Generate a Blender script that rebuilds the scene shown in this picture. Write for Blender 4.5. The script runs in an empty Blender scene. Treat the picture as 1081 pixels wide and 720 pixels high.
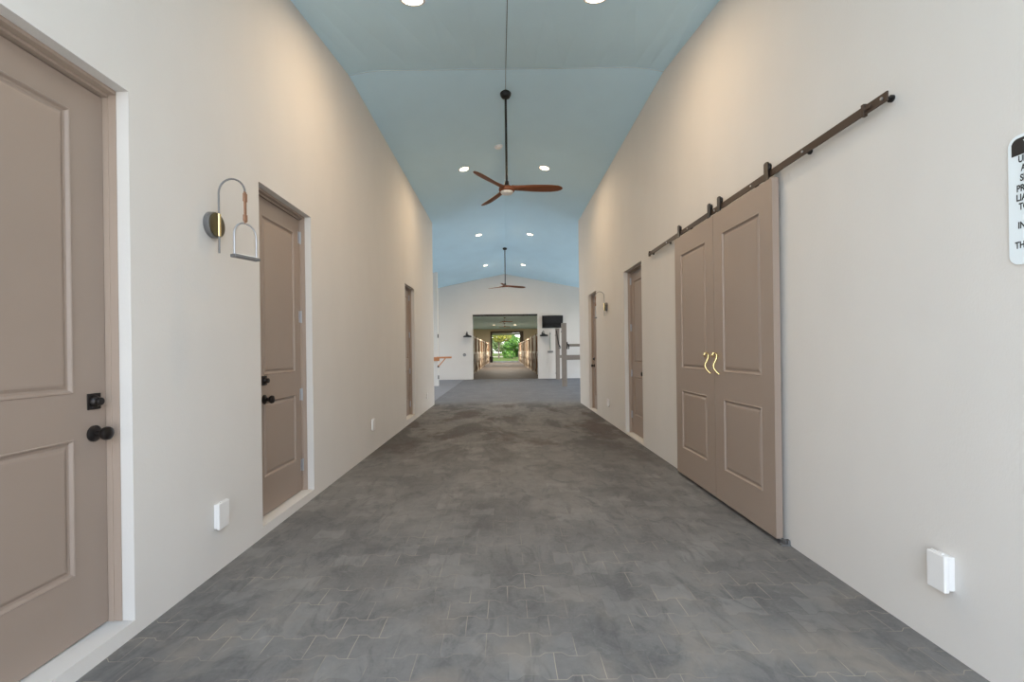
import bpy, bmesh, math, random
from mathutils import Vector, Matrix
random.seed(7)
PI = math.pi
SC = bpy.context.scene
COL = SC.collection

# ------------------------------------------------------------------ materials
def new_mat(name):
    m = bpy.data.materials.new(name); m.use_nodes = True
    nt = m.node_tree
    b = nt.nodes['Principled BSDF']
    return m, nt, b

def N(nt, typ, **kw):
    n = nt.nodes.new(typ)
    for k, v in kw.items():
        if k.startswith('i_'):
            n.inputs[k[2:].replace('_', ' ')].default_value = v
        else:
            setattr(n, k, v)
    return n

def L(nt, a, ao, b, bi): nt.links.new(a.outputs[ao], b.inputs[bi])

def M(nt, op, a, b=None, c=None):
    n = nt.nodes.new('ShaderNodeMath'); n.operation = op
    for i, v in enumerate((a, b, c)):
        if v is None: continue
        if isinstance(v, (int, float)): n.inputs[i].default_value = v
        else: nt.links.new(v, n.inputs[i])
    return n.outputs[0]

def mat(name, col, rough=.6, metal=0, var=.06, scale=6, bump=0, bscale=80, stretch=None, emit=None, estr=0, spec=None):
    m, nt, b = new_mat(name)
    tc = N(nt, 'ShaderNodeTexCoord')
    src = tc.outputs['Object']
    if stretch:
        mp = N(nt, 'ShaderNodeMapping'); mp.inputs['Scale'].default_value = stretch
        nt.links.new(src, mp.inputs['Vector']); src = mp.outputs[0]
    no = N(nt, 'ShaderNodeTexNoise', i_Scale=scale, i_Detail=5.0)
    nt.links.new(src, no.inputs['Vector'])
    mx = N(nt, 'ShaderNodeMix', data_type='RGBA')
    mx.inputs[6].default_value = tuple(max(0, c*(1-var)) for c in col)+(1,)
    mx.inputs[7].default_value = tuple(min(1, c*(1+var)) for c in col)+(1,)
    L(nt, no, 0, mx, 0)
    nt.links.new(mx.outputs[2], b.inputs['Base Color'])
    b.inputs['Roughness'].default_value = rough
    b.inputs['Metallic'].default_value = metal
    if spec is not None: b.inputs['Specular IOR Level'].default_value = spec
    if bump:
        n2 = N(nt, 'ShaderNodeTexNoise', i_Scale=bscale, i_Detail=4.0)
        nt.links.new(src, n2.inputs['Vector'])
        bp = N(nt, 'ShaderNodeBump', i_Strength=bump, i_Distance=.01)
        L(nt, n2, 0, bp, 'Height'); L(nt, bp, 0, b, 'Normal')
    if emit:
        b.inputs['Emission Color'].default_value = emit+(1,)
        b.inputs['Emission Strength'].default_value = estr
    return m

STUCCO = mat('stucco', (.635, .607, .575), .9, var=.03, scale=2.2, bump=.08, bscale=75, spec=.15, stretch=(1, 1.6, .8))
CEIL = mat('blue_plaster', (.585, .80, .92), .8, var=.06, scale=1.6, bump=.08, bscale=14, stretch=(1, .6, 1), spec=.3)
TAUPE = mat('taupe_paint', (.305, .238, .195), .45, var=.03, scale=3, spec=.4)
TAUPE_EDGE = mat('taupe_frame_paint', (.37, .29, .235), .5, var=.03, scale=3, spec=.4)
BRONZE = mat('oil_rubbed_bronze', (.022, .018, .017), .35, .6, var=.3, scale=20)
RAILBROWN = mat('brown_steel', (.055, .036, .026), .5, .4, var=.2, scale=12)
BLACK = mat('black_metal', (.012, .012, .013), .45, .3, var=.2)
STEEL = mat('satin_steel', (.44, .45, .48), .35, .8, var=.05)
IRON = mat('weathered_iron', (.20, .20, .205), .5, .6, var=.25, scale=30)
BRASS = mat('brass', (.80, .64, .32), .26, 1, var=.05)
AGEBRASS = mat('aged_brass', (.075, .062, .035), .42, .6, var=.15, scale=25)
LEATHER = mat('brown_leather', (.25, .125, .07), .6, var=.25, scale=40)
WHITE = mat('white_plastic', (.73, .715, .70), .45, var=.01)
DETW = mat('bright_white_plastic', (.88, .88, .87), .4, var=0)
WALNUT = mat('walnut', (.19, .062, .024), .6, var=.45, scale=9, stretch=(1, 9, 9))
PALELENS = mat('frosted_lens', (.8, .78, .74), .5, var=.01)
LAMP = mat('warm_lamp', (1, .95, .85), .5, var=0, emit=(1, .80, .54), estr=9)
SIGNW = mat('sign_white', (.74, .80, .83), .35, var=.01)
SIGNK = mat('sign_black', (.015, .014, .015), .6, var=.3, scale=60)
GREYWOOD = mat('grey_wood', (.22, .19, .165), .7, var=.25, scale=8, stretch=(8, 8, .8), bump=.1)
ORANGEWOOD = mat('orange_wood', (.50, .21, .085), .5, var=.25, scale=8, stretch=(1, 9, 9))
CREAM = mat('cream_paint', (.66, .58, .45), .55, var=.04)
STALLWOOD = mat('stall_boards', (.24, .125, .06), .6, var=.3, scale=5, stretch=(6, .6, 6))
DARKWOOD = mat('dark_wood', (.085, .052, .034), .6, var=.2)
TAN = mat('tan_wall', (.62, .52, .38), .85, var=.04)
SCREEN = mat('screen_glass', (.006, .006, .007), .08, var=.1)
RED = mat('grey_green_handle', (.25, .32, .28), .5)
CONCRETE = mat('smooth_concrete', (.19, .193, .21), .75, var=.10, scale=2.5, bump=.1)
AISLEF = mat('brown_rubber_floor', (.080, .062, .050), .7, var=.25, scale=3, bump=.1)
BARK = mat('bark', (.16, .11, .075), .9, var=.3, scale=12)
ROOFM = mat('eave_paint', (.5, .54, .5), .8)

def leafmat(name, c0, c1):
    m, nt, b = new_mat(name)
    tc = N(nt, 'ShaderNodeTexCoord')
    no = N(nt, 'ShaderNodeTexNoise', i_Scale=1.7, i_Detail=6.0)
    nt.links.new(tc.outputs['Object'], no.inputs['Vector'])
    rp = N(nt, 'ShaderNodeValToRGB')
    rp.color_ramp.elements[0].position = .35; rp.color_ramp.elements[0].color = c0+(1,)
    rp.color_ramp.elements[1].position = .65; rp.color_ramp.elements[1].color = c1+(1,)
    L(nt, no, 0, rp, 0); L(nt, rp, 0, b, 'Base Color')
    b.inputs['Roughness'].default_value = .7
    return m
LEAF_Y = leafmat('yellow_green_leaves', (.09, .11, .008), (.30, .26, .02))
LEAF_G = leafmat('deep_green_leaves', (.02, .075, .005), (.10, .22, .015))
LEAF_B = leafmat('pale_green_leaves', (.05, .09, .02), (.12, .16, .04))

def paver_mat():
    m, nt, b = new_mat('concrete_pavers')
    tc = N(nt, 'ShaderNodeTexCoord')
    sp = N(nt, 'ShaderNodeSeparateXYZ'); nt.links.new(tc.outputs['Object'], sp.inputs[0])
    x, y = sp.outputs[0], sp.outputs[1]
    # interlocking zigzag: shift rows by a trapezoid wave along the row
    w = M(nt, 'PINGPONG', M(nt, 'ADD', x, 50.0), .1)
    w = M(nt, 'MULTIPLY', M(nt, 'SUBTRACT', w, .05), 1/.013)
    w = M(nt, 'MAXIMUM', M(nt, 'MINIMUM', w, 1), -1)
    y2 = M(nt, 'ADD', y, M(nt, 'MULTIPLY', M(nt, 'MULTIPLY', w, .012), M(nt, 'COSINE', M(nt, 'MULTIPLY', y, PI/.142))))
    jn = N(nt, 'ShaderNodeTexNoise', i_Scale=6.0, i_Detail=2.0)
    nt.links.new(tc.outputs['Object'], jn.inputs['Vector'])
    x2 = M(nt, 'ADD', x, M(nt, 'MULTIPLY', M(nt, 'SUBTRACT', jn.outputs[0], .5), .008))
    cb = N(nt, 'ShaderNodeCombineXYZ'); nt.links.new(x2, cb.inputs[0]); nt.links.new(y2, cb.inputs[1])
    br = N(nt, 'ShaderNodeTexBrick', offset=.5, offset_frequency=2)
    br.inputs['Scale'].default_value = 1
    br.inputs['Brick Width'].default_value = .2
    br.inputs['Row Height'].default_value = .142
    br.inputs['Mortar Size'].default_value = .0022
    br.inputs['Mortar Smooth'].default_value = .3
    br.inputs['Color1'].default_value = (0, 0, 0, 1); br.inputs['Color2'].default_value = (1, 1, 1, 1)
    br.inputs['Mortar'].default_value = (.5, .5, .5, 1)
    nt.links.new(cb.outputs[0], br.inputs['Vector'])
    def noise(sc, det=6.0, dist=0., vec=None, rough=.55):
        n = N(nt, 'ShaderNodeTexNoise', i_Scale=sc, i_Detail=det, i_Distortion=dist, i_Roughness=rough)
        nt.links.new(vec if vec else tc.outputs['Object'], n.inputs['Vector']); return n.outputs[0]
    def mixc(f, a, c):
        mx = N(nt, 'ShaderNodeMix', data_type='RGBA')
        nt.links.new(f, mx.inputs[0])
        for i, v in ((6, a), (7, c)):
            if isinstance(v, tuple): mx.inputs[i].default_value = v+(1,)
            else: nt.links.new(v, mx.inputs[i])
        return mx.outputs[2]
    def ramp(v, a, c):
        n = N(nt, 'ShaderNodeMapRange'); n.inputs[1].default_value = a; n.inputs[2].default_value = c
        n.interpolation_type = 'SMOOTHSTEP'
        nt.links.new(v, n.inputs[0]); return n.outputs[0]
    mp = N(nt, 'ShaderNodeMapping'); mp.inputs['Scale'].default_value = (1, .5, 1)
    nt.links.new(tc.outputs['Object'], mp.inputs[0])
    col = mixc(ramp(noise(1.5, 10., .4, None, .70), .30, .70), (.113, .111, .109), (.203, .196, .186))
    brk = M(nt, 'MULTIPLY', br.outputs['Color'], 1.0)
    col = mixc(M(nt, 'MULTIPLY', ramp(brk, .68, 1.0), .34), col, (.27, .265, .252))
    fin = noise(5.5, 9., 1.6, mp.outputs[0], .68)
    col = mixc(M(nt, 'MULTIPLY', ramp(fin, .47, .66), .60), col, (.085, .085, .086))
    col = mixc(M(nt, 'MULTIPLY', ramp(noise(60., 4.), .45, .75), .22), col, (.22, .215, .205))
    # dark damp stains with outlines of their own, most of them half way along the aisle
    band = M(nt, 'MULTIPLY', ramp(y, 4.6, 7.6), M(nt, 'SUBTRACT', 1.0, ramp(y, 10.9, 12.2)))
    st = ramp(noise(1.05, 10., .5, mp.outputs[0], .66), .47, .58)
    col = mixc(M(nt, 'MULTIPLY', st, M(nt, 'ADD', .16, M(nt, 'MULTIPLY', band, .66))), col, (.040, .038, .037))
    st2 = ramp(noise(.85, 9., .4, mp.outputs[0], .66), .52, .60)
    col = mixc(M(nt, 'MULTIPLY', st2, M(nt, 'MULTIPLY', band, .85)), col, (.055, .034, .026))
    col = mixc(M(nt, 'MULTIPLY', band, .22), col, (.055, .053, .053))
    col = mixc(M(nt, 'MULTIPLY', ramp(y, 11.2, 12.4), .6), col, (.105, .112, .135))  # bluish daylight from the open sides, mixed into the cross-aisle paver colour
    # brownish dust close to the entrance
    near = M(nt, 'SUBTRACT', 1.0, ramp(y, 1.5, 3.2))
    du = ramp(noise(2.3, 5., .5), .45, .68)
    col = mixc(M(nt, 'MULTIPLY', du, M(nt, 'MULTIPLY', near, .7)), col, (.27, .235, .195))
    sc_ = ramp(noise(7., 8., 2.5), .60, .75)
    col = mixc(M(nt, 'MULTIPLY', sc_, .22), col, (.30, .295, .285))
    # pale sand in the joints, patchy
    mo = M(nt, 'MULTIPLY', br.outputs['Fac'], M(nt, 'MULTIPLY', ramp(noise(3.0, 3.), .40, .60), .85))
    mo = M(nt, 'MULTIPLY', mo, M(nt, 'SUBTRACT', 1.0, M(nt, 'MULTIPLY', ramp(y, 2.2, 4.5), .8)))
    col = mixc(mo, col, (.36, .31, .25))
    dk = M(nt, 'MULTIPLY', br.outputs['Fac'], M(nt, 'MULTIPLY', ramp(noise(2.1, 3.), .45, .6), .35))
    col = mixc(dk, col, (.06, .06, .06))
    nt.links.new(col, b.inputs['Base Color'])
    b.inputs['Roughness'].default_value = .72
    b.inputs['Specular IOR Level'].default_value = .35
    bp = N(nt, 'ShaderNodeBump', i_Strength=.35, i_Distance=.006)
    h = M(nt, 'SUBTRACT', M(nt, 'MULTIPLY', noise(30., 5.), .4), br.outputs['Fac'])
    nt.links.new(h, bp.inputs['Height']); L(nt, bp, 0, b, 'Normal')
    return m
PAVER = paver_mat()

def grass_mat():
    m, nt, b = new_mat('grass_and_gravel')
    tc = N(nt, 'ShaderNodeTexCoord')
    no = N(nt, 'ShaderNodeTexNoise', i_Scale=.5, i_Detail=8.0)
    nt.links.new(tc.outputs['Object'], no.inputs['Vector'])
    rp = N(nt, 'ShaderNodeValToRGB')
    rp.color_ramp.elements[0].position = .4; rp.color_ramp.elements[0].color = (.035, .055, .012, 1)
    rp.color_ramp.elements[1].position = .6; rp.color_ramp.elements[1].color = (.065, .07, .03, 1)
    L(nt, no, 0, rp, 0); L(nt, rp, 0, b, 'Base Color'); b.inputs['Roughness'].default_value = .9; b.inputs['Specular IOR Level'].default_value = 0
    return m
GRASS = grass_mat()
BOUNCE_APRON = mat('pale_bounce_paving', (.52, .51, .49), .85, var=.06)  # for unseen pale paving added outside to bounce sunlight indoors
ROADM = mat('pale_road', (.15, .13, .10), .9, var=.1, spec=0)

# ------------------------------------------------------------------ mesh helpers
def box(bm, x0, x1, y0, y1, z0, z1):
    vs = [bm.verts.new((x, y, z)) for z in (z0, z1) for y in (y0, y1) for x in (x0, x1)]
    for f in ((0, 2, 3, 1), (4, 5, 7, 6), (0, 1, 5, 4), (2, 6, 7, 3), (0, 4, 6, 2), (1, 3, 7, 5)):
        bm.faces.new([vs[i] for i in f])

def tube(bm, pts, r, n=10, cap=True):
    pts = [Vector(p) for p in pts]
    rs = r if isinstance(r, (list, tuple)) else [r]*len(pts)
    rings = []; up = None
    for i, p in enumerate(pts):
        t = (pts[min(i+1, len(pts)-1)]-pts[max(i-1, 0)]).normalized()
        if up is None:
            a = Vector((0, 0, 1)) if abs(t.z) < .9 else Vector((1, 0, 0))
            up = (a-t*a.dot(t)).normalized()
        else:
            up = (up-t*up.dot(t)).normalized()
        s = t.cross(up)
        rings.append([bm.verts.new(p+(up*math.cos(2*PI*k/n)+s*math.sin(2*PI*k/n))*rs[i]) for k in range(n)])
    for a, b in zip(rings, rings[1:]):
        for k in range(n):
            bm.faces.new((a[k], a[(k+1) % n], b[(k+1) % n], b[k]))
    if cap:
        bm.faces.new(rings[0][::-1]); bm.faces.new(rings[-1])

def lathe(bm, prof, org, axis=(0, 0, 1), n=24):
    ax = Vector(axis).normalized(); org = Vector(org)
    a = Vector((0, 0, 1)) if abs(ax.z) < .9 else Vector((1, 0, 0))
    u = (a-ax*a.dot(ax)).normalized(); w = ax.cross(u)
    rings = []
    for r, h in prof:
        if r <= 1e-6: rings.append([bm.verts.new(org+ax*h)])
        else: rings.append([bm.verts.new(org+ax*h+(u*math.cos(2*PI*k/n)+w*math.sin(2*PI*k/n))*r) for k in range(n)])
    for A, B in zip(rings, rings[1:]):
        for k in range(n):
            q = []
            for v in ((A[k % len(A)], A[(k+1) % n % len(A)], B[(k+1) % n % len(B)], B[k % len(B)])):
                if v not in q: q.append(v)
            if len(q) > 2: bm.faces.new(q)
    if len(rings[0]) > 1: bm.faces.new(rings[0][::-1])
    if len(rings[-1]) > 1: bm.faces.new(rings[-1])

def BM(): return bmesh.new()

def bx(*a):
    bm = BM(); box(bm, *a); return bm

def rootloc(o):
    v = Vector((0, 0, 0))
    while o: v += o.location; o = o.parent
    return v

def obj(name, bm, m, parent=None, smooth=False, bevel=0, seg=2):
    """links a bmesh given in world coordinates as ONE mesh object"""
    bmesh.ops.recalc_face_normals(bm, faces=bm.faces)
    if parent: bmesh.ops.translate(bm, verts=bm.verts, vec=-rootloc(parent))
    me = bpy.data.meshes.new(name); bm.to_mesh(me); bm.free()
    me.materials.append(m)
    if smooth:
        for p in me.polygons: p.use_smooth = True
        try: me.set_sharp_from_angle(angle=math.radians(40))
        except Exception: pass
    o = bpy.data.objects.new(name, me); COL.objects.link(o)
    if parent: o.parent = parent
    if bevel:
        md = o.modifiers.new('bevel', 'BEVEL'); md.width = bevel; md.segments = seg
        md.limit_method = 'ANGLE'; md.angle_limit = math.radians(50)
    return o

def tag(o, label=None, cat=None, group=None, kind=None):
    if label: o['label'] = label
    if cat: o['category'] = cat
    if group: o['group'] = group
    if kind: o['kind'] = kind
    return o

def thing(name, label, cat, loc=(0, 0, 0), group=None, kind=None):
    o = bpy.data.objects.new(name, None); COL.objects.link(o)
    o.location = loc; o.empty_display_size = .1
    return tag(o, label, cat, group, kind)

def dup(root, loc, rz=0, label=None, group=None):
    r = root.copy(); COL.objects.link(r); r.location = loc; r.rotation_euler = (0, 0, rz)
    if label: r['label'] = label
    if group: r['group'] = group
    def rec(a, b):
        for ch in list(a.children):
            c = ch.copy(); COL.objects.link(c); c.parent = b; rec(ch, c)
    rec(root, r)
    return r

def struct(name, bm, m, label, cat, bevel=0):
    return tag(obj(name, bm, m, None, False, bevel), label, cat, None, 'structure')

# ------------------------------------------------------------------ dimensions
LX, RX = -1.77, 1.90          # aisle walls
CX = .065                     # ridge line
RZ, SL = 4.93, .199           # ridge height, roof slope
CE = 11.42                    # end of the corridor
FW = 21.3                     # far wall
EW = 58.0                     # end wall of the stall aisle
Y0 = -.7                     # entrance behind the camera
def roof(x): return RZ-SL*abs(x-CX)

# ------------------------------------------------------------------ floor, ground
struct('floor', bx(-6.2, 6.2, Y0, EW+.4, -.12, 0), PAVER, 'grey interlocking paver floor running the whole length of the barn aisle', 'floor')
struct('floor_aisle', bx(-5.4, 5.4, FW+.2, EW+.3, -.03, .004), AISLEF, 'brown rubber floor of the stall aisle beyond the far opening', 'floor')
tag(obj('trim_4', bx(-6.1, -1.90, CE+.16, FW-.02, -.02, .004), CONCRETE), 'smooth pale concrete floor strip left of the far pavers', 'floor', None, 'structure')
struct('ground', bx(-140, 140, -60, 300, -.5, -.13), GRASS, 'sunlit grass outside the far doorway', 'ground')
struct('bounce_apron', bx(-9, 9, -22, Y0-.02, -.14, -.02), BOUNCE_APRON, 'added pale paving behind the camera, bouncing sun up onto the ceiling', 'paving')
struct('bounce_apron', bx(6.25, 22, CE, FW, -.14, -.02), BOUNCE_APRON, 'added pale paving bouncing sun into the right end of the cross aisle', 'paving')
struct('bounce_apron', bx(-22, -6.25, CE, FW, -.14, -.02), BOUNCE_APRON, 'added pale paving bouncing sun into the left end of the cross aisle', 'paving')
struct('road', bx(-120, 120, 104, 122, -.14, -.11), ROADM, 'pale road crossing the grass beyond the far doorway', 'road')

# ------------------------------------------------------------------ walls with openings
def wall_x(bm, xa, xb, ya, yb, ztop, ops):
    """wall lying along y between x = xa and xb; ops = (y0, y1, z0, z1) openings"""
    cur = ya
    for (a, b, z0, z1) in sorted(ops):
        box(bm, xa, xb, cur, a, -.1, ztop)
        box(bm, xa, xb, a, b, -.1, z0)
        box(bm, xa, xb, a, b, z1, ztop)
        cur = b
    box(bm, xa, xb, cur, yb, -.1, ztop)

D1 = (1.235, 2.160, .072, 2.585)
D2 = (3.305, 4.198, .072, 2.585)
D3 = (8.17, 9.00, .10, 2.57)
R2 = (6.26, 7.17, .022, 2.545)
R3 = (9.36, 10.20, .022, 2.545)
b = BM(); wall_x(b, LX-.17, LX, Y0, CE, 4.62, [D1, D2, D3]); bmesh.ops.remove_doubles(b, verts=b.verts, dist=1e-5)
struct('wall_left', b, STUCCO, 'off white stucco wall on the left with three taupe doors', 'wall')
b = BM(); wall_x(b, RX, RX+.17, Y0, CE, 4.62, [R3, R2]); bmesh.ops.remove_doubles(b, verts=b.verts, dist=1e-5)
struct('wall_right', b, STUCCO, 'off white stucco wall on the right behind the sliding doors', 'wall')
def gable_wall(bm, xa, xb, ya, yb, z0):
    xs = [xa]+([CX] if xa < CX < xb else [])+[xb]
    for p, q in zip(xs, xs[1:]):
        vs = []
        for y in (ya, yb):
            for (x, z) in ((p, z0), (q, z0), (q, roof(q)+.02), (p, roof(p)+.02)):
                vs.append(bm.verts.new((x, y, z)))
        for f in ((0, 1, 2, 3), (4, 7, 6, 5), (0, 4, 5, 1), (1, 5, 6, 2), (2, 6, 7, 3), (3, 7, 4, 0)):
            bm.faces.new([vs[i] for i in f])
b = BM(); gable_wall(b, -6.2, LX-.17, CE-.15, CE, -.1)
struct('wall_return_left', b, STUCCO, 'stucco wall turning the corner at the left end of the corridor', 'wall')
b = BM(); gable_wall(b, RX+.17, 6.2, CE-.15, CE, -.1)
struct('wall_return_right', b, STUCCO, 'stucco wall turning the corner at the right end of the corridor', 'wall')
OX0, OX1, OZ = -1.46, 1.58, 3.04
b = BM(); gable_wall(b, -6.2, OX0, FW, FW+.2, -.1); gable_wall(b, OX1, 6.2, FW, FW+.2, -.1); gable_wall(b, OX0, OX1, FW, FW+.2, OZ)
struct('wall_far', b, STUCCO, 'cream gable wall with a wide opening to the stall aisle', 'wall')
pier = thing('wall_pier', 'white wall end standing out from the left in the cross aisle', 'wall', (-2.6, 17.6, 0), None, 'structure')
b = BM(); gable_wall(b, -6.2, -2.56, 17.55, 17.75, -.1); obj('wall_end', b, STUCCO, pier)
for z in (1.93, .34):
    b = bx(-2.565, -2.535, 17.53, 17.60, z-.07, z+.07); obj('hinge', b, BLACK, pier)
# dark track above the opening
struct('trim_3', bx(OX0+.002, OX1-.002, FW+.02, FW+.12, OZ-.085, OZ-.002), BLACK, 'dark steel track along the top of the far opening', 'trim', .004)

for nm, a, c in (('left', -6.2, -6.05), ('right', 6.05, 6.2)):  # unseen side walls added to hold sky light back from the cross aisle
    b = BM(); wall_x(b, a, c, CE, FW, 3.72, [(12.2, 20.6, -.05, 3.35)]); bmesh.ops.remove_doubles(b, verts=b.verts, dist=1e-5)
    struct('wall_sky_cut_'+nm, b, STUCCO, 'added stucco side wall with a wide opening, cutting sky light in the cross aisle, on the '+nm, 'wall')
# ------------------------------------------------------------------ ceiling
XS = [-2.0, -1.84, -1.66, -1.497, -1.1, -.7, -.35, 0, .35, .7, 1.1, 1.497, 1.66, 1.84, 2.0]
def seam(rx):
    a = abs(rx)
    y = 5.81-(5.81-5.326)*a/1.497 if a < 1.497 else (5.326-.02*min(1, (a-1.497)/.16))
    return Vector((CX+rx, y, RZ-SL*a))
def nearpt(rx): return Vector((CX+rx, 3.88, 4.325))
bm = BM()
rows = [[], [], [], []]
for rx in XS:
    s, n = seam(rx), nearpt(rx)
    p2 = s+(n-s)*1.75
    rows[0].append(s); rows[1].append(n); rows[2].append(p2); rows[3].append(Vector((p2.x, Y0, p2.z)))
far = [Vector((CX+rx, FW+.1, RZ-SL*abs(rx))) for rx in XS]
grid = [[bm.verts.new(p) for p in r] for r in (rows[3], rows[2], rows[1], rows[0], far)]
for A, B in zip(grid, grid[1:]):
    for i in range(len(XS)-1):
        bm.faces.new((A[i], A[i+1], B[i+1], B[i]))
# wider roof over the cross aisle
for sgn in (-1, 1):
    e = 2.0*sgn; o = 6.3*sgn
    vs = [bm.verts.new((CX+x, y, RZ-SL*abs(x))) for x, y in ((e, CE-.15), (o, CE-.15), (o, FW+.1), (e, FW+.1))]
    bm.faces.new(vs)
for f in bm.faces: pass
ceil = obj('ceiling', bm, CEIL)
for p in ceil.data.polygons:
    if p.normal.z > 0: p.flip()
tag(ceil, 'pale blue plastered gable ceiling over corridor and cross aisle', 'ceiling', None, 'structure')
sd = ceil.modifiers.new('thick', 'SOLIDIFY'); sd.thickness = .12; sd.offset = -1
b = BM(); tube(b, [seam(rx)+Vector((0, 0, -.003)) for rx in XS[1:-1]], .0055, 6)
struct('trim_1', b, mat('seam_bead', (.52, .64, .69), .6), 'thin raised plaster bead crossing the blue ceiling', 'trim')
b = BM(); s0, n0 = seam(0), nearpt(0)
tube(b, [s0+(n0-s0)*1.6, s0, (CX, 7.2, RZ)], .0035, 6)
struct('trim_2', b, mat('ridge_crack', (.05, .06, .07), .8), 'thin dark ridge joint running along the middle of the ceiling', 'trim')

# ------------------------------------------------------------------ hinged doors
def leaf_mesh(W, H, T, panels, fn):
    """panelled door leaf; fn maps (u across, n out of the face, z) to world"""
    bm = BM()
    V = lambda u, n, z: bm.verts.new(fn(u, n, z))
    us = sorted({0, W, *[p[0] for p in panels], *[p[1] for p in panels]})
    zs = sorted({0, H, *[p[2] for p in panels], *[p[3] for p in panels]})
    for a, b_ in zip(us, us[1:]):
        for c, d in zip(zs, zs[1:]):
            if any(p[0] <= a and b_ <= p[1] and p[2] <= c and d <= p[3] for p in panels): continue
            bm.faces.new((V(a, 0, c), V(b_, 0, c), V(b_, 0, d), V(a, 0, d)))
    for (u0, u1, z0, z1) in panels:
        prev = None
        for ins, dep in ((0, 0), (.004, .004), (.009, .002), (.016, -.009), (.026, -.011), (.040, -.003), (.048, -.002)):
            ring = [V(u0+ins, dep, z0+ins), V(u1-ins, dep, z0+ins), V(u1-ins, dep, z1-ins), V(u0+ins, dep, z1-ins)]
            if prev:
                for k in range(4): bm.faces.new((prev[k], prev[(k+1) % 4], ring[(k+1) % 4], ring[k]))
            prev = ring
        bm.faces.new(prev)
    A = [V(0, 0, 0), V(W, 0, 0), V(W, 0, H), V(0, 0, H)]; B = [V(0, -T, 0), V(W, -T, 0), V(W, -T, H), V(0, -T, H)]
    bm.faces.new(B[::-1])
    for k in range(4): bm.faces.new((A[k], A[(k+1) % 4], B[(k+1) % 4], B[k]))
    bmesh.ops.remove_doubles(bm, verts=bm.verts, dist=1e-5)
    return bm

def door(n, label, side, op, recess, leaf_y, knob_y, hinges=None, plate=True, panels=None):
    """side -1 left wall, +1 right wall"""
    y0, y1, z0, z1 = op
    wx = LX if side < 0 else RX
    X = lambda d: wx+side*d                     # d = depth into the wall
    root = thing('door_%d' % n, label, 'door', (X(recess), (y0+y1)/2, z0), None, 'structure')
    def xb(bm, d0, d1, *r):
        box(bm, min(X(d0), X(d1)), max(X(d0), X(d1)), *r)
    # frame: two stepped jambs and a head
    b = BM(); F0 = .058
    ja, jb = leaf_y[0]-y0, y1-leaf_y[1]
    for (a, c) in ((y0+.001, max(y0+.004, leaf_y[0]-.014)), (min(y1-.004, leaf_y[1]+.014), y1-.001)):
        xb(b, F0, recess+.045, a, c, z0+.001, z1-.001)
    for (a, c) in ((y0+.001, leaf_y[0]-.003), (leaf_y[1]+.003, y1-.001)):
        xb(b, F0+.035, recess+.045, a, c, z0+.001, z1-.001)
    zt = z1-.034
    xb(b, F0, recess+.045, y0+.001, y1-.001, z1-.018, z1-.001)
    xb(b, F0+.035, recess+.045, y0+.001, y1-.001, zt+.003, z1-.001)
    xb(b, recess+.045, recess+.06, y0+.001, y1-.001, z0+.001, z1-.001)
    obj('door_frame', b, TAUPE_EDGE, root)
    W = leaf_y[1]-leaf_y[0]; H = zt-z0-.012
    pz = panels or ((.14, W-.14, .285, .885), (.14, W-.14, 1.085, H-.135))
    fn = (lambda u, nn, z: (X(recess)-side*nn, leaf_y[0]+u, z0+.008+z))
    lf = obj('door_leaf', leaf_mesh(W, H, .04, pz, fn), TAUPE, root)
    ax = (-side, 0, 0)
    kz = .975; dz = 1.122
    # knob: rose, neck and knob
    b = BM()
    lathe(b, [(.0, -.002), (.037, 0), (.037, .006), (.030, .011), (.015, .016), (.013, .034), (.022, .041), (.030, .051), (.0315, .060), (.029, .069), (.018, .074), (0, .0745)], (X(recess), knob_y, kz), ax, 24)
    obj('door_knob', b, BRONZE, root, True)
    if plate:
        b = BM(); xb(b, recess-.006, recess+.001, knob_y-.034, knob_y+.034, dz-.037, dz+.037)
        pl = obj('deadbolt_plate', b, BRONZE, root, False, .003)
        b = BM(); lathe(b, [(.027, .004), (.026, .012), (.021, .020), (.019, .022), (.018, .036), (.016, .038), (0, .038)], (X(recess), knob_y, dz), ax, 20)
        obj('deadbolt_cylinder', b, BRONZE, pl, True)
    if hinges:
        hy = leaf_y[1] if hinges > 0 else leaf_y[0]
        for z in (2.39, 1.665, .955, .31):
            b = BM(); xb(b, recess-.004, recess+.001, hy-.030, hy-.004, z-.052, z+.052)
            hg = obj('hinge', b, STEEL, root)
            b = BM(); tube(b, [(X(recess-.010), hy, z-.055), (X(recess-.010), hy, z+.055)], .007, 10)
            obj('hinge_pin', b, STEEL, hg, True)
    return root

door(1, 'large taupe two-panel door nearest on the left with bronze knob and square deadbolt', -1, D1, .118, (1.262, 2.150), 2.087,
     panels=((.160, .728, .285, .885), (.160, .728, 1.085, 2.335)))
door(2, 'taupe two-panel door on the left just beyond the stirrup wall light', -1, D2, .100, (3.36, 4.176), 3.535, 1,
     panels=((.165, .705, .285, .885), (.165, .705, 1.085, 2.335)))
door(3, 'narrow-looking taupe door farthest along the left wall', -1, D3, .100, (8.21, 8.965), 8.31, 1)
door(4, 'taupe door on the right wall next beyond the sliding pair', 1, R2, .100, (6.30, 7.135), 6.42, 1)
door(5, 'taupe door farthest along the right wall beside the wall light', 1, R3, .100, (9.40, 10.165), 10.09)

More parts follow.
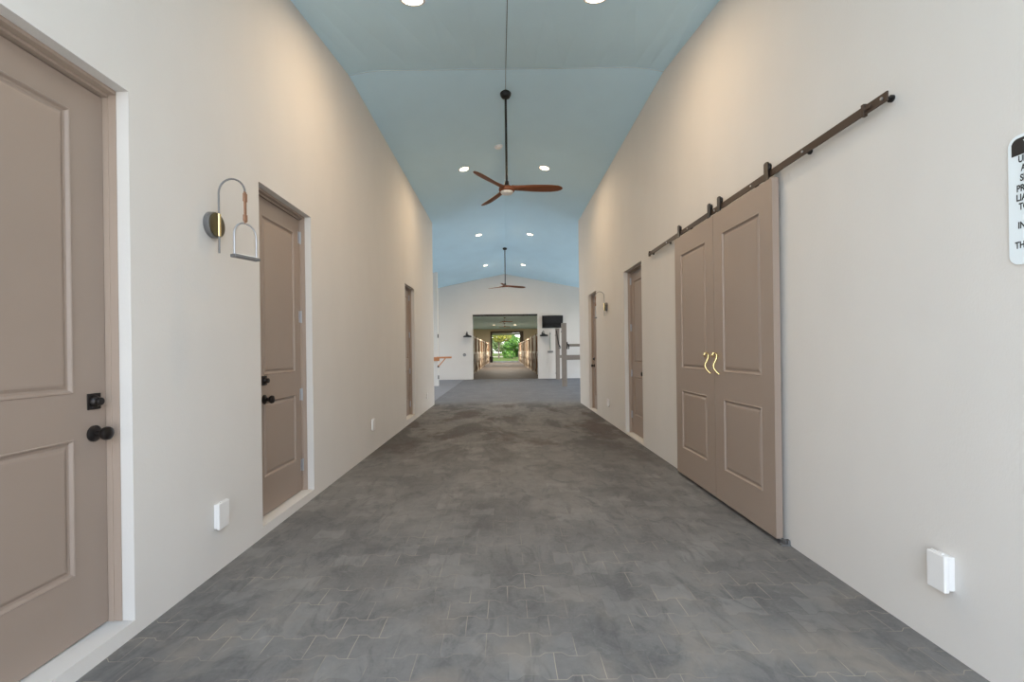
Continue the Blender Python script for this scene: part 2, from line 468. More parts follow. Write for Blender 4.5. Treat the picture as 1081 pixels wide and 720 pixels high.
# ------------------------------------------------------------------ sliding doors and their track
FX = 1.83
RXC = 1.853
def barn_door(label, ya, yb, hangers, handle_y):
    z0, z1 = .032, 2.484
    root = thing('sliding_door', label, 'door', (FX, (ya+yb)/2, z0), 'pair of sliding doors on the right wall')
    W = yb-ya; H = z1-z0
    obj('door_leaf', leaf_mesh(W, H, .045, ((.155, W-.155, .27, .87), (.155, W-.155, 1.095, H-.19)), lambda u, n, z: (FX-n, ya+u, z0+z)), TAUPE, root)
    for hy in hangers:
        b = BM()                                          # strap with a rounded top
        w = .0255; zb, zt = z1-.10, z1+.133
        prof = [(hy-w, z1-.002), (hy+w, z1-.002)]+[(hy+w*math.cos(a*PI/8), zt-.010+.010*math.sin(a*PI/8)) for a in range(9)]
        A = [b.verts.new((FX+.006, y, z)) for y, z in prof]; B = [b.verts.new((FX+.014, y, z)) for y, z in prof]
        b.faces.new(A); b.faces.new(B[::-1])
        for k in range(len(A)): b.faces.new((A[k], A[(k+1) % len(A)], B[(k+1) % len(A)], B[k]))
        box(b, FX+.006, FX+.036, hy-w, hy+w, z1-.001, z1+.005)
        h = obj('hanger', b, BRONZE, root)
        b = BM(); lathe(b, [(.010, 0), (.030, .001), (.032, .004), (.026, .007), (.026, .013), (.032, .016), (.030, .019), (.010, .020)], (RXC-.010, hy, 2.553+.026), (1, 0, 0), 24)
        obj('roller', b, BLACK, h, True)
    # brass handle: a curled head sweeping down into a kicked-out tail
    pts = [(.044, .062, 0), (.050, .074, 0), (.044, .087, 0), (.030, .092, 0), (.016, .085, 0), (.011, .068, 0), (.014, .045, 0), (.024, .022, 0), (.036, .002, 0), (.042, -.018, .002), (.040, -.038, .006), (.030, -.058, .012), (.016, -.076, .020), (.004, -.090, .028)]
    b = BM()
    tube(b, [(FX-n_, handle_y-u, 1.195+z) for n_, z, u in pts], [.006, .009, .009, .0095, .010, .0105, .010, .009, .0085, .0085, .0085, .008, .008, .007], 10)
    tube(b, [(FX-.014, handle_y, 1.262), (FX+.001, handle_y, 1.262)], .009, 10)
    lathe(b, [(0, -.008), (.008, 0), (0, .008)], (FX-.044, handle_y, 1.256), (0, 0, 1), 10)
    h = obj('handle', b, BRASS, root, True); h['label'] = 'brass curved handle'
    return root
barn_door('nearer taupe two-panel sliding door of the pair on the right', 3.085, 3.957, (3.165, 3.865), 3.895)
barn_door('farther taupe two-panel sliding door of the pair on the right', 3.963, 4.845, (4.052, 4.755), 4.055)
track = thing('sliding_door_track', 'long dark brown steel track above the sliding doors', 'track', (RX, 3.9, 2.51))
obj('rail', bx(RXC-.004, RXC+.004, 2.178, 5.785, 2.506, 2.553), RAILBROWN, track, False, .001)
for i in range(7):
    y = 2.207+i*.586
    b = BM(); tube(b, [(RXC-.010, y, 2.529), (RXC-.003, y, 2.529)], .007, 8)
    obj('bolt', b, STEEL, track, True)
    b = BM(); tube(b, [(RXC+.003, y, 2.529), (RX-.008, y, 2.529)], .009, 12); tube(b, [(RX-.012, y, 2.529), (RX+.001, y, 2.529)], .017, 14)
    obj('standoff', b, BLACK, track, True)
for y in (2.32, 5.74):
    b = BM(); box(b, RXC-.012, RXC+.010, y-.010, y+.010, 2.499, 2.562); box(b, RXC-.010, RXC-.004, y-.05, y-.010, 2.521, 2.537)
    obj('end_stop', b, RAILBROWN, track, False, .003)
tag(obj('floor_guide', (lambda b: (box(b, FX+.008, RX-.002, 3.035, 3.08, -.001, .008), box(b, FX+.03, FX+.040, 3.035, 3.08, .006, .040), box(b, FX+.05, RX-.002, 3.04, 3.07, .006, .036), b)[-1])(BM()), IRON, None, False, .002),
    'small grey metal floor guide at the near foot of the sliding doors', 'guide')

# ------------------------------------------------------------------ outlets
def outlet(label, side, y, z, w, h, d):
    wx = LX if side < 0 else RX
    r = thing('outlet_box', label, 'outlet', (wx, y, z), 'white outlet boxes low on the walls')
    def xb(b, d0, d1, *q): box(b, min(wx-side*d0, wx-side*d1), max(wx-side*d0, wx-side*d1), *q)
    b = BM(); xb(b, -.001, d*.55, y-w/2+.006, y+w/2-.006, z-h/2+.006, z+h/2-.006); obj('back_box', b, WHITE, r, False, .004)
    b = BM(); xb(b, d*.55, d, y-w/2, y+w/2, z-h/2, z+h/2); c = obj('cover', b, WHITE, r, False, .006, 3)
    b = BM(); tube(b, [(wx-side*d*.8, y-w*.3, z+h/2+.003), (wx-side*d*.8, y+w*.3, z+h/2+.003)], .005, 8); obj('cover_hinge', b, WHITE, c, True)
outlet('white outlet box low on the left wall between the two nearest doors', -1, 2.80, .345, .105, .16, .035)
outlet('white outlet box low on the left wall beyond the second door', -1, 6.05, .37, .10, .15, .03)
outlet('small white outlet box at the far end of the left wall', -1, 10.3, .33, .085, .125, .02)
outlet('large white outlet box low on the right wall nearest the camera', 1, 1.965, .355, .085, .158, .05)
outlet('white outlet box low on the right wall between the two hinged doors', 1, 8.30, .355, .09, .14, .03)

# ------------------------------------------------------------------ stirrup wall lights
def sconce(label, side, y, flip):
    wx = LX if side < 0 else RX
    zc = 2.115
    r = thing('stirrup_wall_light', label, 'wall light', (wx, y, zc), 'stirrup wall lights')
    P = lambda d, dy, z: (wx-side*d, y+dy, z)
    ax = (-side, 0, 0)
    b = BM(); lathe(b, [(.074, -.001), (.078, .004), (.078, .030), (.074, .034), (0, .034)], P(0, 0, zc), ax, 36); obj('back_plate', b, IRON, r, True)
    b = BM(); lathe(b, [(.072, .034), (.074, .036), (.073, .041), (0, .042)], P(0, 0, zc), ax, 36); obj('face_disc', b, AGEBRASS, r, True)
    b = BM(); tube(b, [P(.049, 0, zc-.068), P(.049, 0, zc+.068)], .0105, 14); obj('rod_holder', b, BRASS, r, True)
    R = .080
    pts = [P(.049, 0, 1.945), P(.049, 0, 2.31)]+[P(.049+R-R*math.cos(a*PI/14), 0, 2.31+R*1.05*math.sin(a*PI/14)) for a in range(1, 15)]
    b = BM(); tube(b, pts, .0055, 10); obj('arm', b, IRON, r, True)
    dx = .049+2*R
    b = BM(); box(b, *sorted((wx-side*(dx-.004), wx-side*(dx+.004))), y-.011, y+.011, 2.12, 2.315)
    box(b, *sorted((wx-side*(dx-.008), wx-side*(dx+.008))), y-.013, y+.013, 2.255, 2.305)
    box(b, *sorted((wx-side*(dx-.008), wx-side*(dx+.008))), y-.013, y+.013, 2.135, 2.175)
    st = obj('leather_strap', b, LEATHER, r, False, .002); st['label'] = 'brown leather strap'
    # stirrup, turned a little out of the wall plane
    ux, uy = (.40, .916) if side < 0 else (-.20, .98)
    S = lambda t, z: P(dx+ux*t, uy*t, z)
    hw = .073
    pts = [S(-hw, 1.925), S(-hw, 2.03)]+[S(-hw*math.cos(a*PI/12), 2.045+.078*math.sin(a*PI/12)) for a in range(0, 13)]+[S(hw, 2.03), S(hw, 1.925)]
    b = BM(); tube(b, pts, .0055, 10); obj('stirrup', b, STEEL, r, True)
    b = BM()
    dv = Vector((-side*ux, uy, 0)).normalized(); nv = Vector((dv.y, -dv.x, 0))
    c = Vector(P(dx, 0, 1.915))
    vs = [b.verts.new(c+dv*s*(hw+.012)+nv*t*.022+Vector((0, 0, z))) for z in (-.009, .009) for t in (-1, 1) for s in (-1, 1)]
    for f in ((0, 2, 3, 1), (4, 5, 7, 6), (0, 1, 5, 4), (2, 6, 7, 3), (0, 4, 6, 2), (1, 3, 7, 5)): b.faces.new([vs[i] for i in f])
    td = obj('stirrup_tread', b, IRON, r, False, .003)
    b = BM()
    vs = [b.verts.new(c+dv*s*(hw-.004)+nv*t*.017+Vector((0, 0, z))) for z in (.008, .013) for t in (-1, 1) for s in (-1, 1)]
    for f in ((0, 2, 3, 1), (4, 5, 7, 6), (0, 1, 5, 4), (2, 6, 7, 3), (0, 4, 6, 2), (1, 3, 7, 5)): b.faces.new([vs[i] for i in f])
    obj('tread_pad', b, PALELENS, td)
sconce('iron and brass wall light with hanging stirrup on the left wall', -1, 2.76, 1)
sconce('dark wall light with hanging stirrup on the right wall beside the far door', 1, 8.37, 1)

# ------------------------------------------------------------------ warning sign
SY1, SW_, SZ0, SZ1 = 1.702, .305, 1.622, 2.096
sg = thing('warning_sign', 'white metal sign with black lettering at the right edge of the right wall', 'sign', (RX, SY1-SW_/2, SZ0))
b = BM(); rr = .035; prof = []
for cy, cz, a0 in ((SY1-rr, SZ1-rr, 0), (SY1-SW_+rr, SZ1-rr, 90), (SY1-SW_+rr, SZ0+rr, 180), (SY1-rr, SZ0+rr, 270)):
    for k in range(7):
        a = math.radians(a0+15*k); prof.append((cy+rr*math.cos(a), cz+rr*math.sin(a)))
A = [b.verts.new((RX-.005, y, z)) for y, z in prof]; B = [b.verts.new((RX-.001, y, z)) for y, z in prof]
b.faces.new(A); b.faces.new(B[::-1])
for k in range(len(A)): b.faces.new((A[k], A[(k+1) % len(A)], B[(k+1) % len(A)], B[k]))
obj('sign_panel', b, SIGNW, sg)
b = BM(); q = [(SY1-.012, SZ1-.074), (SY1-.012, SZ1-.030)]+[(SY1-.012-.022*(1-math.cos(a*PI/10)), SZ1-.034+.022*math.sin(a*PI/10)) for a in range(1, 6)]
q += [(2*(SY1-SW_/2)-y, z) for y, z in q[::-1]]
b.faces.new([b.verts.new((RX-.0056, y, z)) for y, z in q]); 
hd = obj('header_band', b, SIGNK, sg)
def text(name, body, size, ycen, z, m, parent, sx=.82):
    cu = bpy.data.curves.new(name, 'FONT'); cu.body = body; cu.size = size; cu.align_x = 'CENTER'; cu.align_y = 'CENTER'; cu.offset = .0011
    to = bpy.data.objects.new(name+'_src', cu); COL.objects.link(to)
    dg = bpy.context.evaluated_depsgraph_get(); dg.update()
    me = bpy.data.meshes.new_from_object(to.evaluated_get(dg))
    bpy.data.objects.remove(to)
    w = max((v.co.x for v in me.vertices), default=1)-min((v.co.x for v in me.vertices), default=0)
    return me, w
LINES = [('UNDER FLORIDA LAW,', 2.005, .236), ('AN EQUINE ACTIVITY', 1.972, .222), ('SPONSOR OR EQUINE', 1.936, .226), ('PROFESSIONAL IS NOT', 1.899, .250), ('LIABLE FOR AN INJURY', 1.865, .254),
         ('TO, OR THE DEATH OF,', 1.832, .236), ('A PARTICIPANT', 1.798, .16), ('IN EQUINE ACTIVITIES', 1.764, .243), ('RESULTING FROM', 1.728, .18), ('THE INHERENT RISKS OF', 1.692, .264), ('EQUINE ACTIVITIES.', 1.658, .205)]
b = BM()
for body, z, w in LINES:
    me, tw = text('line', body, .034, 0, 0, SIGNK, sg)
    t = BM(); t.from_mesh(me)
    s = w/max(tw, .001)
    for v in t.verts:
        v.co = Vector((RX-.0058, SY1-SW_/2-v.co.x*s, z+v.co.y*1.0))
    tmp = bpy.data.meshes.new('tmp'); t.to_mesh(tmp); t.free(); b.from_mesh(tmp); bpy.data.meshes.remove(tmp); bpy.data.meshes.remove(me)
obj('lettering', b, SIGNK, sg)
me, tw = text('line', 'WARNING', .04, 0, 0, SIGNW, sg)
t = BM(); t.from_mesh(me)
for v in t.verts: v.co = Vector((RX-.0064, SY1-SW_/2-v.co.x*.2/tw, SZ1-.038+v.co.y*.9))
obj('lettering', t, SIGNW, hd); bpy.data.meshes.remove(me)

# ------------------------------------------------------------------ recessed lights
def recessed(label, x, y, z, tilt, watts, col=(1, .74, .48), rad=.085):
    r = thing('recessed_light', label, 'ceiling light', (x, y, z), 'recessed ceiling lights')
    n = Vector(tilt).normalized()                     # outward (downward) normal
    b = BM(); lathe(b, [(rad+.022, -.002), (rad+.022, .004), (rad+.016, .008), (rad, .008), (rad, .003)], (x, y, z), n, 28)
    obj('trim_ring', b, WHITE, r, True)
    b = BM(); lathe(b, [(rad, .003), (rad*.9, .0075), (rad*.5, .010), (0, .011)], (x, y, z), n, 28)
    obj('lens', b, LAMP, r, True)
    ld = bpy.data.lights.new('bulb', 'AREA'); ld.shape = 'DISK'; ld.size = .16; ld.energy = watts; ld.color = col
    lo = bpy.data.objects.new('bulb', ld); COL.objects.link(lo); lo.parent = r
    lo.location = n*.03; lo.rotation_euler = n.to_track_quat('-Z', 'Y').to_euler()
PAIRS = [(3.86, 'nearest the camera at the top of the picture', 20), (8.6, 'beside the near ceiling fan', 23), (13.5, 'above the cross aisle between the two fans', 33), (18.3, 'closest to the far gable wall', 36)]
for y, where, wt in PAIRS:
    for sgn, nm in ((-1, 'left'), (1, 'right')):
        dx = .76*sgn
        if y < 5:
            s, n = seam(dx), nearpt(dx); t_ = (y-s.y)/(n.y-s.y); z = s.z+(n.z-s.z)*t_
            tilt = (0, .27, -1)
        else:
            z = roof(CX+dx); tilt = (-SL*sgn, 0, -1)
        recessed('%s round ceiling light of the pair %s' % (nm, where), CX+dx-((.045 if sgn < 0 else .01) if y < 5 else .02), y, z, tilt, wt)
# smoke detector
sm = thing('smoke_detector', 'small white round smoke detector on the blue ceiling behind the near fan rod', 'smoke detector', (-.055, 7.95, roof(-.055)))
b = BM(); lathe(b, [(.075, -.002), (.075, .010), (.070, .012)], sm.location, (SL, 0, -1), 28); obj('base', b, DETW, sm, True)
b = BM(); lathe(b, [(.066, .012), (.064, .026), (.050, .034), (.02, .036), (0, .036)], sm.location, (SL, 0, -1), 28); obj('cover', b, DETW, sm, True)

# ------------------------------------------------------------------ ceiling fans
def make_fan(label, y, ztop, rod, rz, R=.775):
    r = thing('ceiling_fan', label, 'ceiling fan', (CX, y, ztop), 'wooden ceiling fans')
    o = r.location; hz = ztop-rod
    b = BM(); lathe(b, [(.075, .012), (.078, -.012), (.074, -.04), (.058, -.068), (.048, -.074), (.02, -.078), (0, -.078)], o, (0, 0, 1), 28); obj('canopy', b, BLACK, r, True)
    b = BM(); tube(b, [(o.x, o.y, ztop-.09), (o.x, o.y, hz+.06)], .0155, 14); obj('rod', b, BLACK, r, True)
    b = BM(); lathe(b, [(0, .125), (.026, .12), (.034, .07), (.05, .055), (.052, .045), (0, .045)], (o.x, o.y, hz), (0, 0, 1), 24); obj('rod_collar', b, BLACK, r, True)
    b = BM(); lathe(b, [(0, .05), (.075, .046), (.108, .028), (.112, .008), (.105, -.018), (.09, -.026), (0, -.026)], (o.x, o.y, hz), (0, 0, 1), 32); obj('hub', b, WALNUT, r, True)
    b = BM(); lathe(b, [(.088, -.026), (.088, -.034), (.075, -.052), (.04, -.063), (0, -.066)], (o.x, o.y, hz), (0, 0, 1), 32); obj('light_cover', b, PALELENS, r, True)
    for k in range(3):
        a = k*2*PI/3
        b = BM()
        st = [(.07, .050, .028, .012, 0), (.13, .048, .024, .010, 0), (.22, .058, .018, .006, 0), (.36, .074, .012, 0, .0), (.5, .080, .010, -.004, .004), (.62, .078, .009, -.006, .008), (.71, .064, .008, -.006, .012), (.755, .040, .006, -.006, .016), (.775, .012, .004, -.006, .018)]
        rings = []
        for (rr_, w, th, dz, sw) in st:
            rr_ *= R/.775
            pit = -.36*(1-min(1, rr_/.8)*.25)
            ring = []
            for j in range(14):
                p = 2*PI*j/14
                yy = w*math.cos(p); zz = th*math.sin(p)
                y_, z_ = yy*math.cos(pit)-zz*math.sin(pit)+sw-.012, yy*math.sin(pit)+zz*math.cos(pit)
                x_ = rr_
                ring.append(b.verts.new((o.x+x_*math.cos(a)-y_*math.sin(a), o.y+x_*math.sin(a)+y_*math.cos(a), hz+.012+dz+z_)))
            rings.append(ring)
        for A_, B_ in zip(rings, rings[1:]):
            for j in range(14): b.faces.new((A_[j], A_[(j+1) % 14], B_[(j+1) % 14], B_[j]))
        b.faces.new(rings[0]); b.faces.new(rings[-1][::-1])
        obj('blade', b, WALNUT, r, True)
    r.rotation_euler = (0, 0, rz)
    return r
f1 = make_fan('ceiling fan with three wooden blades hanging nearest the camera', 6.34, RZ, 1.36, math.radians(-2))
dup(f1, (CX, 15.9, RZ), math.radians(22), 'small-looking ceiling fan in front of the far gable wall')
f3 = make_fan('nearer of the two ceiling fans seen through the far opening', 38.0, 4.11, .36, math.radians(8), .7)
dup(f3, (CX, 46.0, 4.11), math.radians(30), 'farther of the two ceiling fans seen through the far opening')

# ------------------------------------------------------------------ cross aisle furniture
def lamp_goose(label, x):
    r = thing('gooseneck_lamp', label, 'wall light', (x, FW, 2.0), 'black lamps flanking the far opening')
    b = BM(); lathe(b, [(.05, -.001), (.05, .015), (0, .02)], (x-.03, FW, 2.12), (0, -1, 0), 18); obj('wall_plate', b, BLACK, r, True)
    b = BM(); tube(b, [(x-.03, FW-.015, 2.12), (x-.03, FW-.07, 2.19), (x-.01, FW-.14, 2.23), (x+.02, FW-.20, 2.21), (x+.02, FW-.21, 2.10)], .016, 8); obj('neck', b, BLACK, r, True)
    b = BM(); lathe(b, [(.19, -.02), (.195, .02), (.17, .05), (.08, .07), (.035, .11), (0, .11)], (x+.02, FW-.21, 2.0), (0, 0, 1), 24); obj('shade', b, BLACK, r, True)
lamp_goose('black lamp on the far wall left of the opening', -1.72)
lamp_goose('black lamp on the far wall right of the opening', 1.83)
pl = thing('wall_plate', 'small round grey plate low on the far wall left of the opening', 'wall plate', (-1.86, FW, 1.16))
b = BM(); lathe(b, [(.075, -.001), (.075, .012), (.06, .02), (0, .022)], (-1.86, FW, 1.16), (0, -1, 0), 20); obj('plate', b, IRON, pl, True)
b = BM(); tube(b, [(-1.86+.035*math.cos(a), FW-.03, 1.15+.035*math.sin(a)) for a in [k*PI/8 for k in range(17)]], .007, 6); obj('ring', b, STEEL, pl, True)

tv = thing('television', 'black wall television tilted down on the far wall', 'television', (2.27, FW, 2.66))
def tilt_box(b, x0, x1, d0, d1, z0, z1, ang=.14):
    n0 = len(b.verts); box(b, x0, x1, -d1, -d0, z0-2.66, z1-2.66)
    b.verts.ensure_lookup_table()
    bmesh.ops.rotate(b, verts=b.verts[n0:], cent=(0, 0, 0), matrix=Matrix.Rotation(ang, 3, 'X'))
    bmesh.ops.translate(b, verts=b.verts[n0:], vec=(0, FW-.046, 2.66))
b = BM(); tilt_box(b, 1.785, 2.755, 0, .05, 2.37, 2.95); obj('casing', b, BLACK, tv, False, .006)
b = BM(); tilt_box(b, 1.815, 2.725, .049, .053, 2.41, 2.92); obj('screen', b, SCREEN, tv)
b = BM(); box(b, 2.12, 2.42, FW-.046, FW-.002, 2.6, 2.72); obj('bracket', b, BLACK, tv)

sq = thing('floor_squeegee', 'squeegee with wide grey head hanging on the far wall below the television', 'squeegee', (2.16, FW, 1.25))
b = BM(); tube(b, [(2.16, FW-.03, 2.18), (2.16, FW-.03, 1.30)], .016, 8); obj('handle', b, RED, sq, True)
b = BM(); box(b, 2.03, 2.29, FW-.055, FW-.005, 1.22, 1.30); obj('head', b, IRON, sq, False, .008)
b = BM(); box(b, 2.14, 2.18, FW-.05, FW+.001, 2.08, 2.12); obj('wall_hook', b, BLACK, sq)

def divider(label, x, y, rails, xr, hook):
    r = thing('stall_divider', label, 'stall divider', (x, y, 0), 'wooden tie stall dividers')
    obj('post', bx(x-.085, x+.085, y-.085, y+.085, -.01, 2.31), GREYWOOD, r, False, .008)
    for z0, z1 in rails: obj('rail', bx(x+.08, xr, y-.03, y+.03, z0, z1), GREYWOOD, r, False, .005)
    for z in (.28, 2.0):
        b = BM(); lathe(b, [(.028, -.001), (.028, .012), (.015, .03), (0, .03)], (x-.085, y, z), (-1, 0, 0), 12); obj('bolt', b, IRON, r, True)
    if hook == 'strap':
        b = BM(); tube(b, [(x-.05, y-.095, 2.22), (x-.02, y-.10, 1.98), (x+.04, y-.11, 1.6), (x+.10, y-.11, 1.46)], [.02, .024, .028, .03], 8); s = obj('lead_strap', b, BLACK, r, True); s['label'] = 'black lead strap'
        b = BM(); tube(b, [(x+.08+.05*math.cos(a), y-.11, 1.45+.05*math.sin(a)) for a in [k*PI/6 for k in range(-5, 6)]], .016, 8); obj('snap_hook', b, BLACK, s, True)
    else:
        b = BM(); box(b, x+.085, x+.12, y-.09, y-.03, 1.36, 1.62); tube(b, [(x+.12, y-.06, 1.55), (x+.17, y-.06, 1.5), (x+.16, y-.06, 1.36)], .018, 8); obj('tie_hook', b, BLACK, r)
divider('nearer grey wooden post with two rails running right in the cross aisle', 2.18, 16.55, [(1.45, 1.545), (.97, 1.12)], 6.0, 'hook')
divider('farther grey wooden post with a hanging black strap below the television', 2.43, 20.7, [(.97, 1.10)], 6.0, 'strap')

sr = thing('saddle_rack', 'orange wooden saddle rack arm fixed to the white wall end on the left', 'saddle rack', (-2.56, 17.5, 1.05))
obj('mount_board', bx(-2.80, -2.50, 17.47, 17.549, .97, 1.12), ORANGEWOOD, sr, False, .006)
obj('arm', bx(-2.60, -2.02, 17.40, 17.47, 1.065, 1.135), ORANGEWOOD, sr, False, .006)
b = BM(); tube(b, [(-2.53, 17.45, .76), (-2.26, 17.44, 1.07)], .02, 6); obj('brace', b, ORANGEWOOD, sr)
obj('mount_plate', bx(-2.86, -2.80, 17.46, 17.549, .96, 1.14), BLACK, sr, False, .004)
obj('foot_bracket', bx(-2.57, -2.51, 17.45, 17.56, .72, .80), BLACK, sr, False, .004)

# ------------------------------------------------------------------ stall aisle beyond the opening
BAY = 3.62
DAYLIGHT_OPS = [(FW+.2+k*BAY+1.0, FW+.2+k*BAY+2.8, 1.2, 3.2) for k in range(10)]  # openings added in the outer walls to let daylight into the stall aisle
b = BM(); wall_x(b, -5.7, -5.5, FW+.2, EW, 4.2, DAYLIGHT_OPS)
b2 = BM(); wall_x(b2, 5.5, 5.7, FW+.2, EW, 4.2, DAYLIGHT_OPS)
struct('wall_aisle_left', b, TAN, 'tan outer wall with added daylight openings behind the left row of stalls', 'wall')
struct('wall_aisle_right', b2, TAN, 'tan outer wall with added daylight openings behind the right row of stalls', 'wall')
struct('ceiling', bx(-5.7, 5.7, FW+.15, EW+.3, 4.11, 4.25), CEIL, 'pale blue flat ceiling over the stall aisle', 'ceiling')
b = BM(); EX0, EX1, EZ = -1.52, 2.02, 3.62
box(b, -5.7, EX0, EW, EW+.2, -.1, 4.15); box(b, EX1, 5.7, EW, EW+.2, -.1, 4.15); box(b, EX0, EX1, EW, EW+.2, EZ, 4.15)
struct('wall_end', b, TAN, 'tan end wall around the bright doorway at the far end of the stall aisle', 'wall')
b = BM(); box(b, EX0-.22, EX0, EW-.06, EW+.21, -.01, EZ); box(b, EX1, EX1+.45, EW-.10, EW+.21, -.01, EZ); box(b, EX0-.22, EX1+.45, EW-.08, EW+.21, EZ-.01, EZ+.2)
struct('trim_5', b, DARKWOOD, 'dark wooden frame around the bright far doorway', 'trim')
struct('trim_6', bx(EX0-1, EX1+1, EW+.21, EW+3.2, 3.42, 3.60), ROOFM, 'pale eave overhanging the far doorway', 'trim')

def stall_front(sgn, y, label):
    x = 1.84*sgn+CX*.0; a, c = (x-.05, x+.05)
    r = thing('horse_stall', label, 'stall front', (x, y, 0), 'stall fronts along the far aisle')
    obj('post', bx(a-.04, c+.04, y, y+.16, -.01, 2.25), STALLWOOD, r)
    obj('lower_boards', bx(x-.02, x+.02, y+.14, y+BAY, .03, 1.15), STALLWOOD, r)
    obj('middle_rail', bx(a, c, y+.14, y+BAY, 1.15, 1.27), CREAM, r)
    obj('top_rail', bx(a, c, y+.14, y+BAY, 2.12, 2.22), CREAM, r)
    obj('kick_rail', bx(a, c, y+.14, y+BAY, -.01, .10), CREAM, r)
    b = BM()
    for k in range(1, 30):
        yy = y+.14+k*(BAY-.14)/30
        box(b, x-.008, x+.008, yy-.008, yy+.008, 1.26, 2.13)
    obj('grille', b, CREAM, r)
    xi = x-.035*sgn
    for (ya, yb) in ((y+.2, y+BAY*.5), (y+BAY*.5, y+BAY-.06)):
        b = BM(); tube(b, [(xi, ya, .1), (xi, yb, 1.15)], .035, 4); obj('brace', b, CREAM, r)
        b = BM(); tube(b, [(xi, ya, 1.15), (xi, yb, .1)], .035, 4); obj('brace', b, CREAM, r)
    return r
NB = 10
ords = ['first', 'second', 'third', 'fourth', 'fifth', 'sixth', 'seventh', 'eighth', 'ninth', 'tenth']
for sgn, nm in ((-1, 'left'), (1, 'right')):
    src = stall_front(sgn, FW+.25, 'cream barred stall front, first from the opening on the %s of the far aisle' % nm)
    for i in range(1, NB):
        dup(src, (1.84*sgn, FW+.25+i*BAY, 0), 0, 'cream barred stall front, %s from the opening on the %s of the far aisle' % (ords[i], nm))
recessed('single round light high in the middle of the far aisle ceiling', CX, 34.8, 4.1085, (0, 0, -1), 330, (1, .88, .74), .14)
for sgn, nm in ((-1, 'left'), (1, 'right')):
    recessed('%s round light of the pair deep in the far aisle' % nm, CX+1.16*sgn, 49.0, 4.1085, (0, 0, -1), 260, (1, .88, .74), .14)
bn = thing('feed_bin', 'small dark bin at the far end of the left stall row', 'bin', (-1.55, 52.5, 0))
b = BM(); lathe(b, [(0, -.001), (.17, 0), (.21, .62), (0, .62)], (-1.5, 52.5, 0), (0, 0, 1), 16); obj('body', b, BLACK, bn, True)
b = BM(); lathe(b, [(.225, .62), (.225, .66), (.1, .70), (0, .70)], (-1.5, 52.5, 0), (0, 0, 1), 16); obj('lid', b, BLACK, bn, True)

# ------------------------------------------------------------------ trees outside
def tree(label, x, y, ctr, rad, trunk, m, nleaf, size, blobs=7, kind='leafy_tree', cat='tree', grp=None):
    r = thing(kind, label, cat, (x, y, -.13), grp)
    rnd = random.Random(hash((round(x*10), round(y))) & 0xffff)
    b = BM()
    cl = []
    for k in range(blobs):
        a = rnd.uniform(0, 2*PI); q = rnd.uniform(.2, .75)
        cl.append((Vector((x+ctr[0]+rad[0]*q*math.cos(a), y+ctr[1]+rad[1]*q*math.sin(a), ctr[2]+rad[2]*rnd.uniform(-.65, .65))), rnd.uniform(.35, .6)))
    for i in range(nleaf):
        c, s = rnd.choice(cl)
        d = Vector((rnd.gauss(0, 1), rnd.gauss(0, 1), rnd.gauss(0, 1))).normalized()*rnd.uniform(.55, 1)**.5
        p = c+Vector((d.x*rad[0]*s, d.y*rad[1]*s, d.z*rad[2]*s))
        if p.z < 0.05: p.z = .05+rnd.random()*.2
        u = Vector((rnd.gauss(0, 1), rnd.gauss(0, 1), rnd.gauss(0, 1))).normalized()
        w = u.orthogonal().normalized(); z = size*rnd.uniform(.6, 1.3)
        b.faces.new([b.verts.new(p+u*z), b.verts.new(p+w*z*.5), b.verts.new(p-u*z), b.verts.new(p-w*z*.5)])
    me = bpy.data.meshes.new('foliage'); bmesh.ops.translate(b, verts=b.verts, vec=-Vector(r.location)); b.to_mesh(me); b.free(); me.materials.append(m)
    o = bpy.data.objects.new('foliage', me); COL.objects.link(o); o.parent = r
    b = BM(); top = ctr[2]
    tube(b, [(x, y, -.14), (x+.05, y, top*.5), (x+ctr[0]*.6, y, top)], [trunk, trunk*.8, trunk*.45], 8)
    for k in range(4):
        c, s = cl[k % len(cl)]
        tube(b, [(x+.05, y, top*.55), tuple(c)], [trunk*.5, trunk*.2], 6)
    obj('trunk', b, BARK, r, True)
tree('yellow green small tree left of centre in the far doorway', -1.0, 84, (0, 0, 4.3), (2.4, 2.2, 2.1), .15, LEAF_Y, 4500, .16)
tree('dense deep green bush right of centre in the far doorway', 1.6, 82, (.1, 0, 1.8), (2.3, 1.8, 1.75), .12, LEAF_G, 6000, .15, kind='leafy_bush', cat='bush')
tree('tall green tree behind the bush in the far doorway', 1.1, 96, (0, 0, 4.9), (2.6, 2.2, 2.0), .16, LEAF_G, 4200, .18)
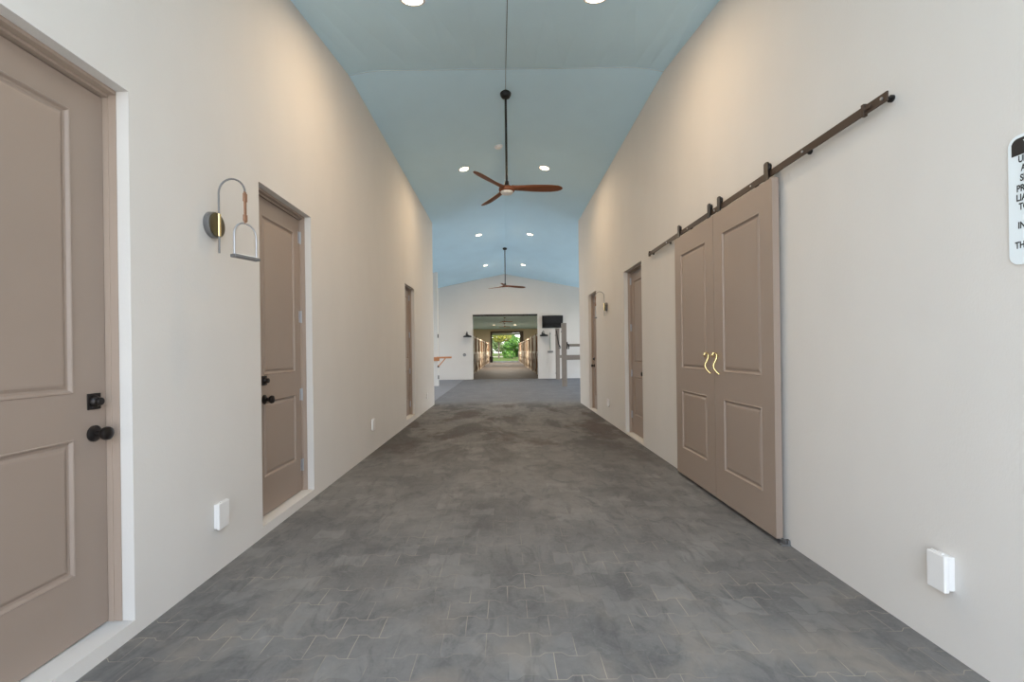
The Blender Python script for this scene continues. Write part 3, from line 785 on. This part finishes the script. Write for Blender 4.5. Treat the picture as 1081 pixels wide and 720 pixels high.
for i, (x, y, h, lb) in enumerate(((-5.6, 132, 6.0, 'pale distant tree behind the left edge of the far doorway'), (-.3, 137, 6.4, 'pale distant tree behind the middle of the far doorway'), (7.5, 134, 4.6, 'low pale distant tree behind the right edge of the far doorway'))):
    tree(lb, x, y, (0, 0, h*.58), (3.9, 2.5, h*.5), .2, LEAF_B, 4200, .28, 9)

# ------------------------------------------------------------------ camera, light, view
cam = bpy.data.cameras.new('camera'); co = bpy.data.objects.new('camera', cam); COL.objects.link(co)
F, VX, VY, TH = 480.0, 532.3, 370.3, .013
cam.sensor_fit = 'HORIZONTAL'; cam.sensor_width = 36; cam.lens = F/1081*36
cam.shift_x = (540.5-VX)/1081; cam.shift_y = (VY-360)/1081
cam.clip_start = .05; cam.clip_end = 1000
c_, s_ = math.cos(TH), math.sin(TH)
m4 = Matrix(((c_, s_, 0, 0), (0, 0, -1, 0), (-s_, c_, 0, 1.33), (0, 0, 0, 1)))
co.matrix_world = m4
SC.camera = co

su = bpy.data.lights.new('sun', 'SUN'); su.energy = 8; su.angle = .02; su.color = (1, .95, .85)
so = bpy.data.objects.new('sun', su); COL.objects.link(so)
so.rotation_euler = Vector((-.30, .45, -1.0)).to_track_quat('-Z', 'Y').to_euler()

w = bpy.data.worlds.new('sky'); SC.world = w; w.use_nodes = True
nt = w.node_tree; bg = nt.nodes['Background']
tc = N(nt, 'ShaderNodeTexCoord'); sp = N(nt, 'ShaderNodeSeparateXYZ'); nt.links.new(tc.outputs['Generated'], sp.inputs[0])
rp = N(nt, 'ShaderNodeValToRGB'); rp.color_ramp.elements[0].position = 0; rp.color_ramp.elements[0].color = (.95, .95, .93, 1)
rp.color_ramp.elements[1].position = .6; rp.color_ramp.elements[1].color = (.62, .78, 1, 1)
nt.links.new(sp.outputs[2], rp.inputs[0]); nt.links.new(rp.outputs[0], bg.inputs['Color'])
bg.inputs['Strength'].default_value = 4.2

SC.view_settings.view_transform = 'Standard'; SC.view_settings.look = 'None'
SC.view_settings.gamma = 1; SC.view_settings.use_curve_mapping = False
SC.view_settings.exposure = .27
cy = SC.cycles
cy.max_bounces = 10; cy.diffuse_bounces = 8; cy.glossy_bounces = 4; cy.sample_clamp_indirect = 8
cy.use_denoising = True
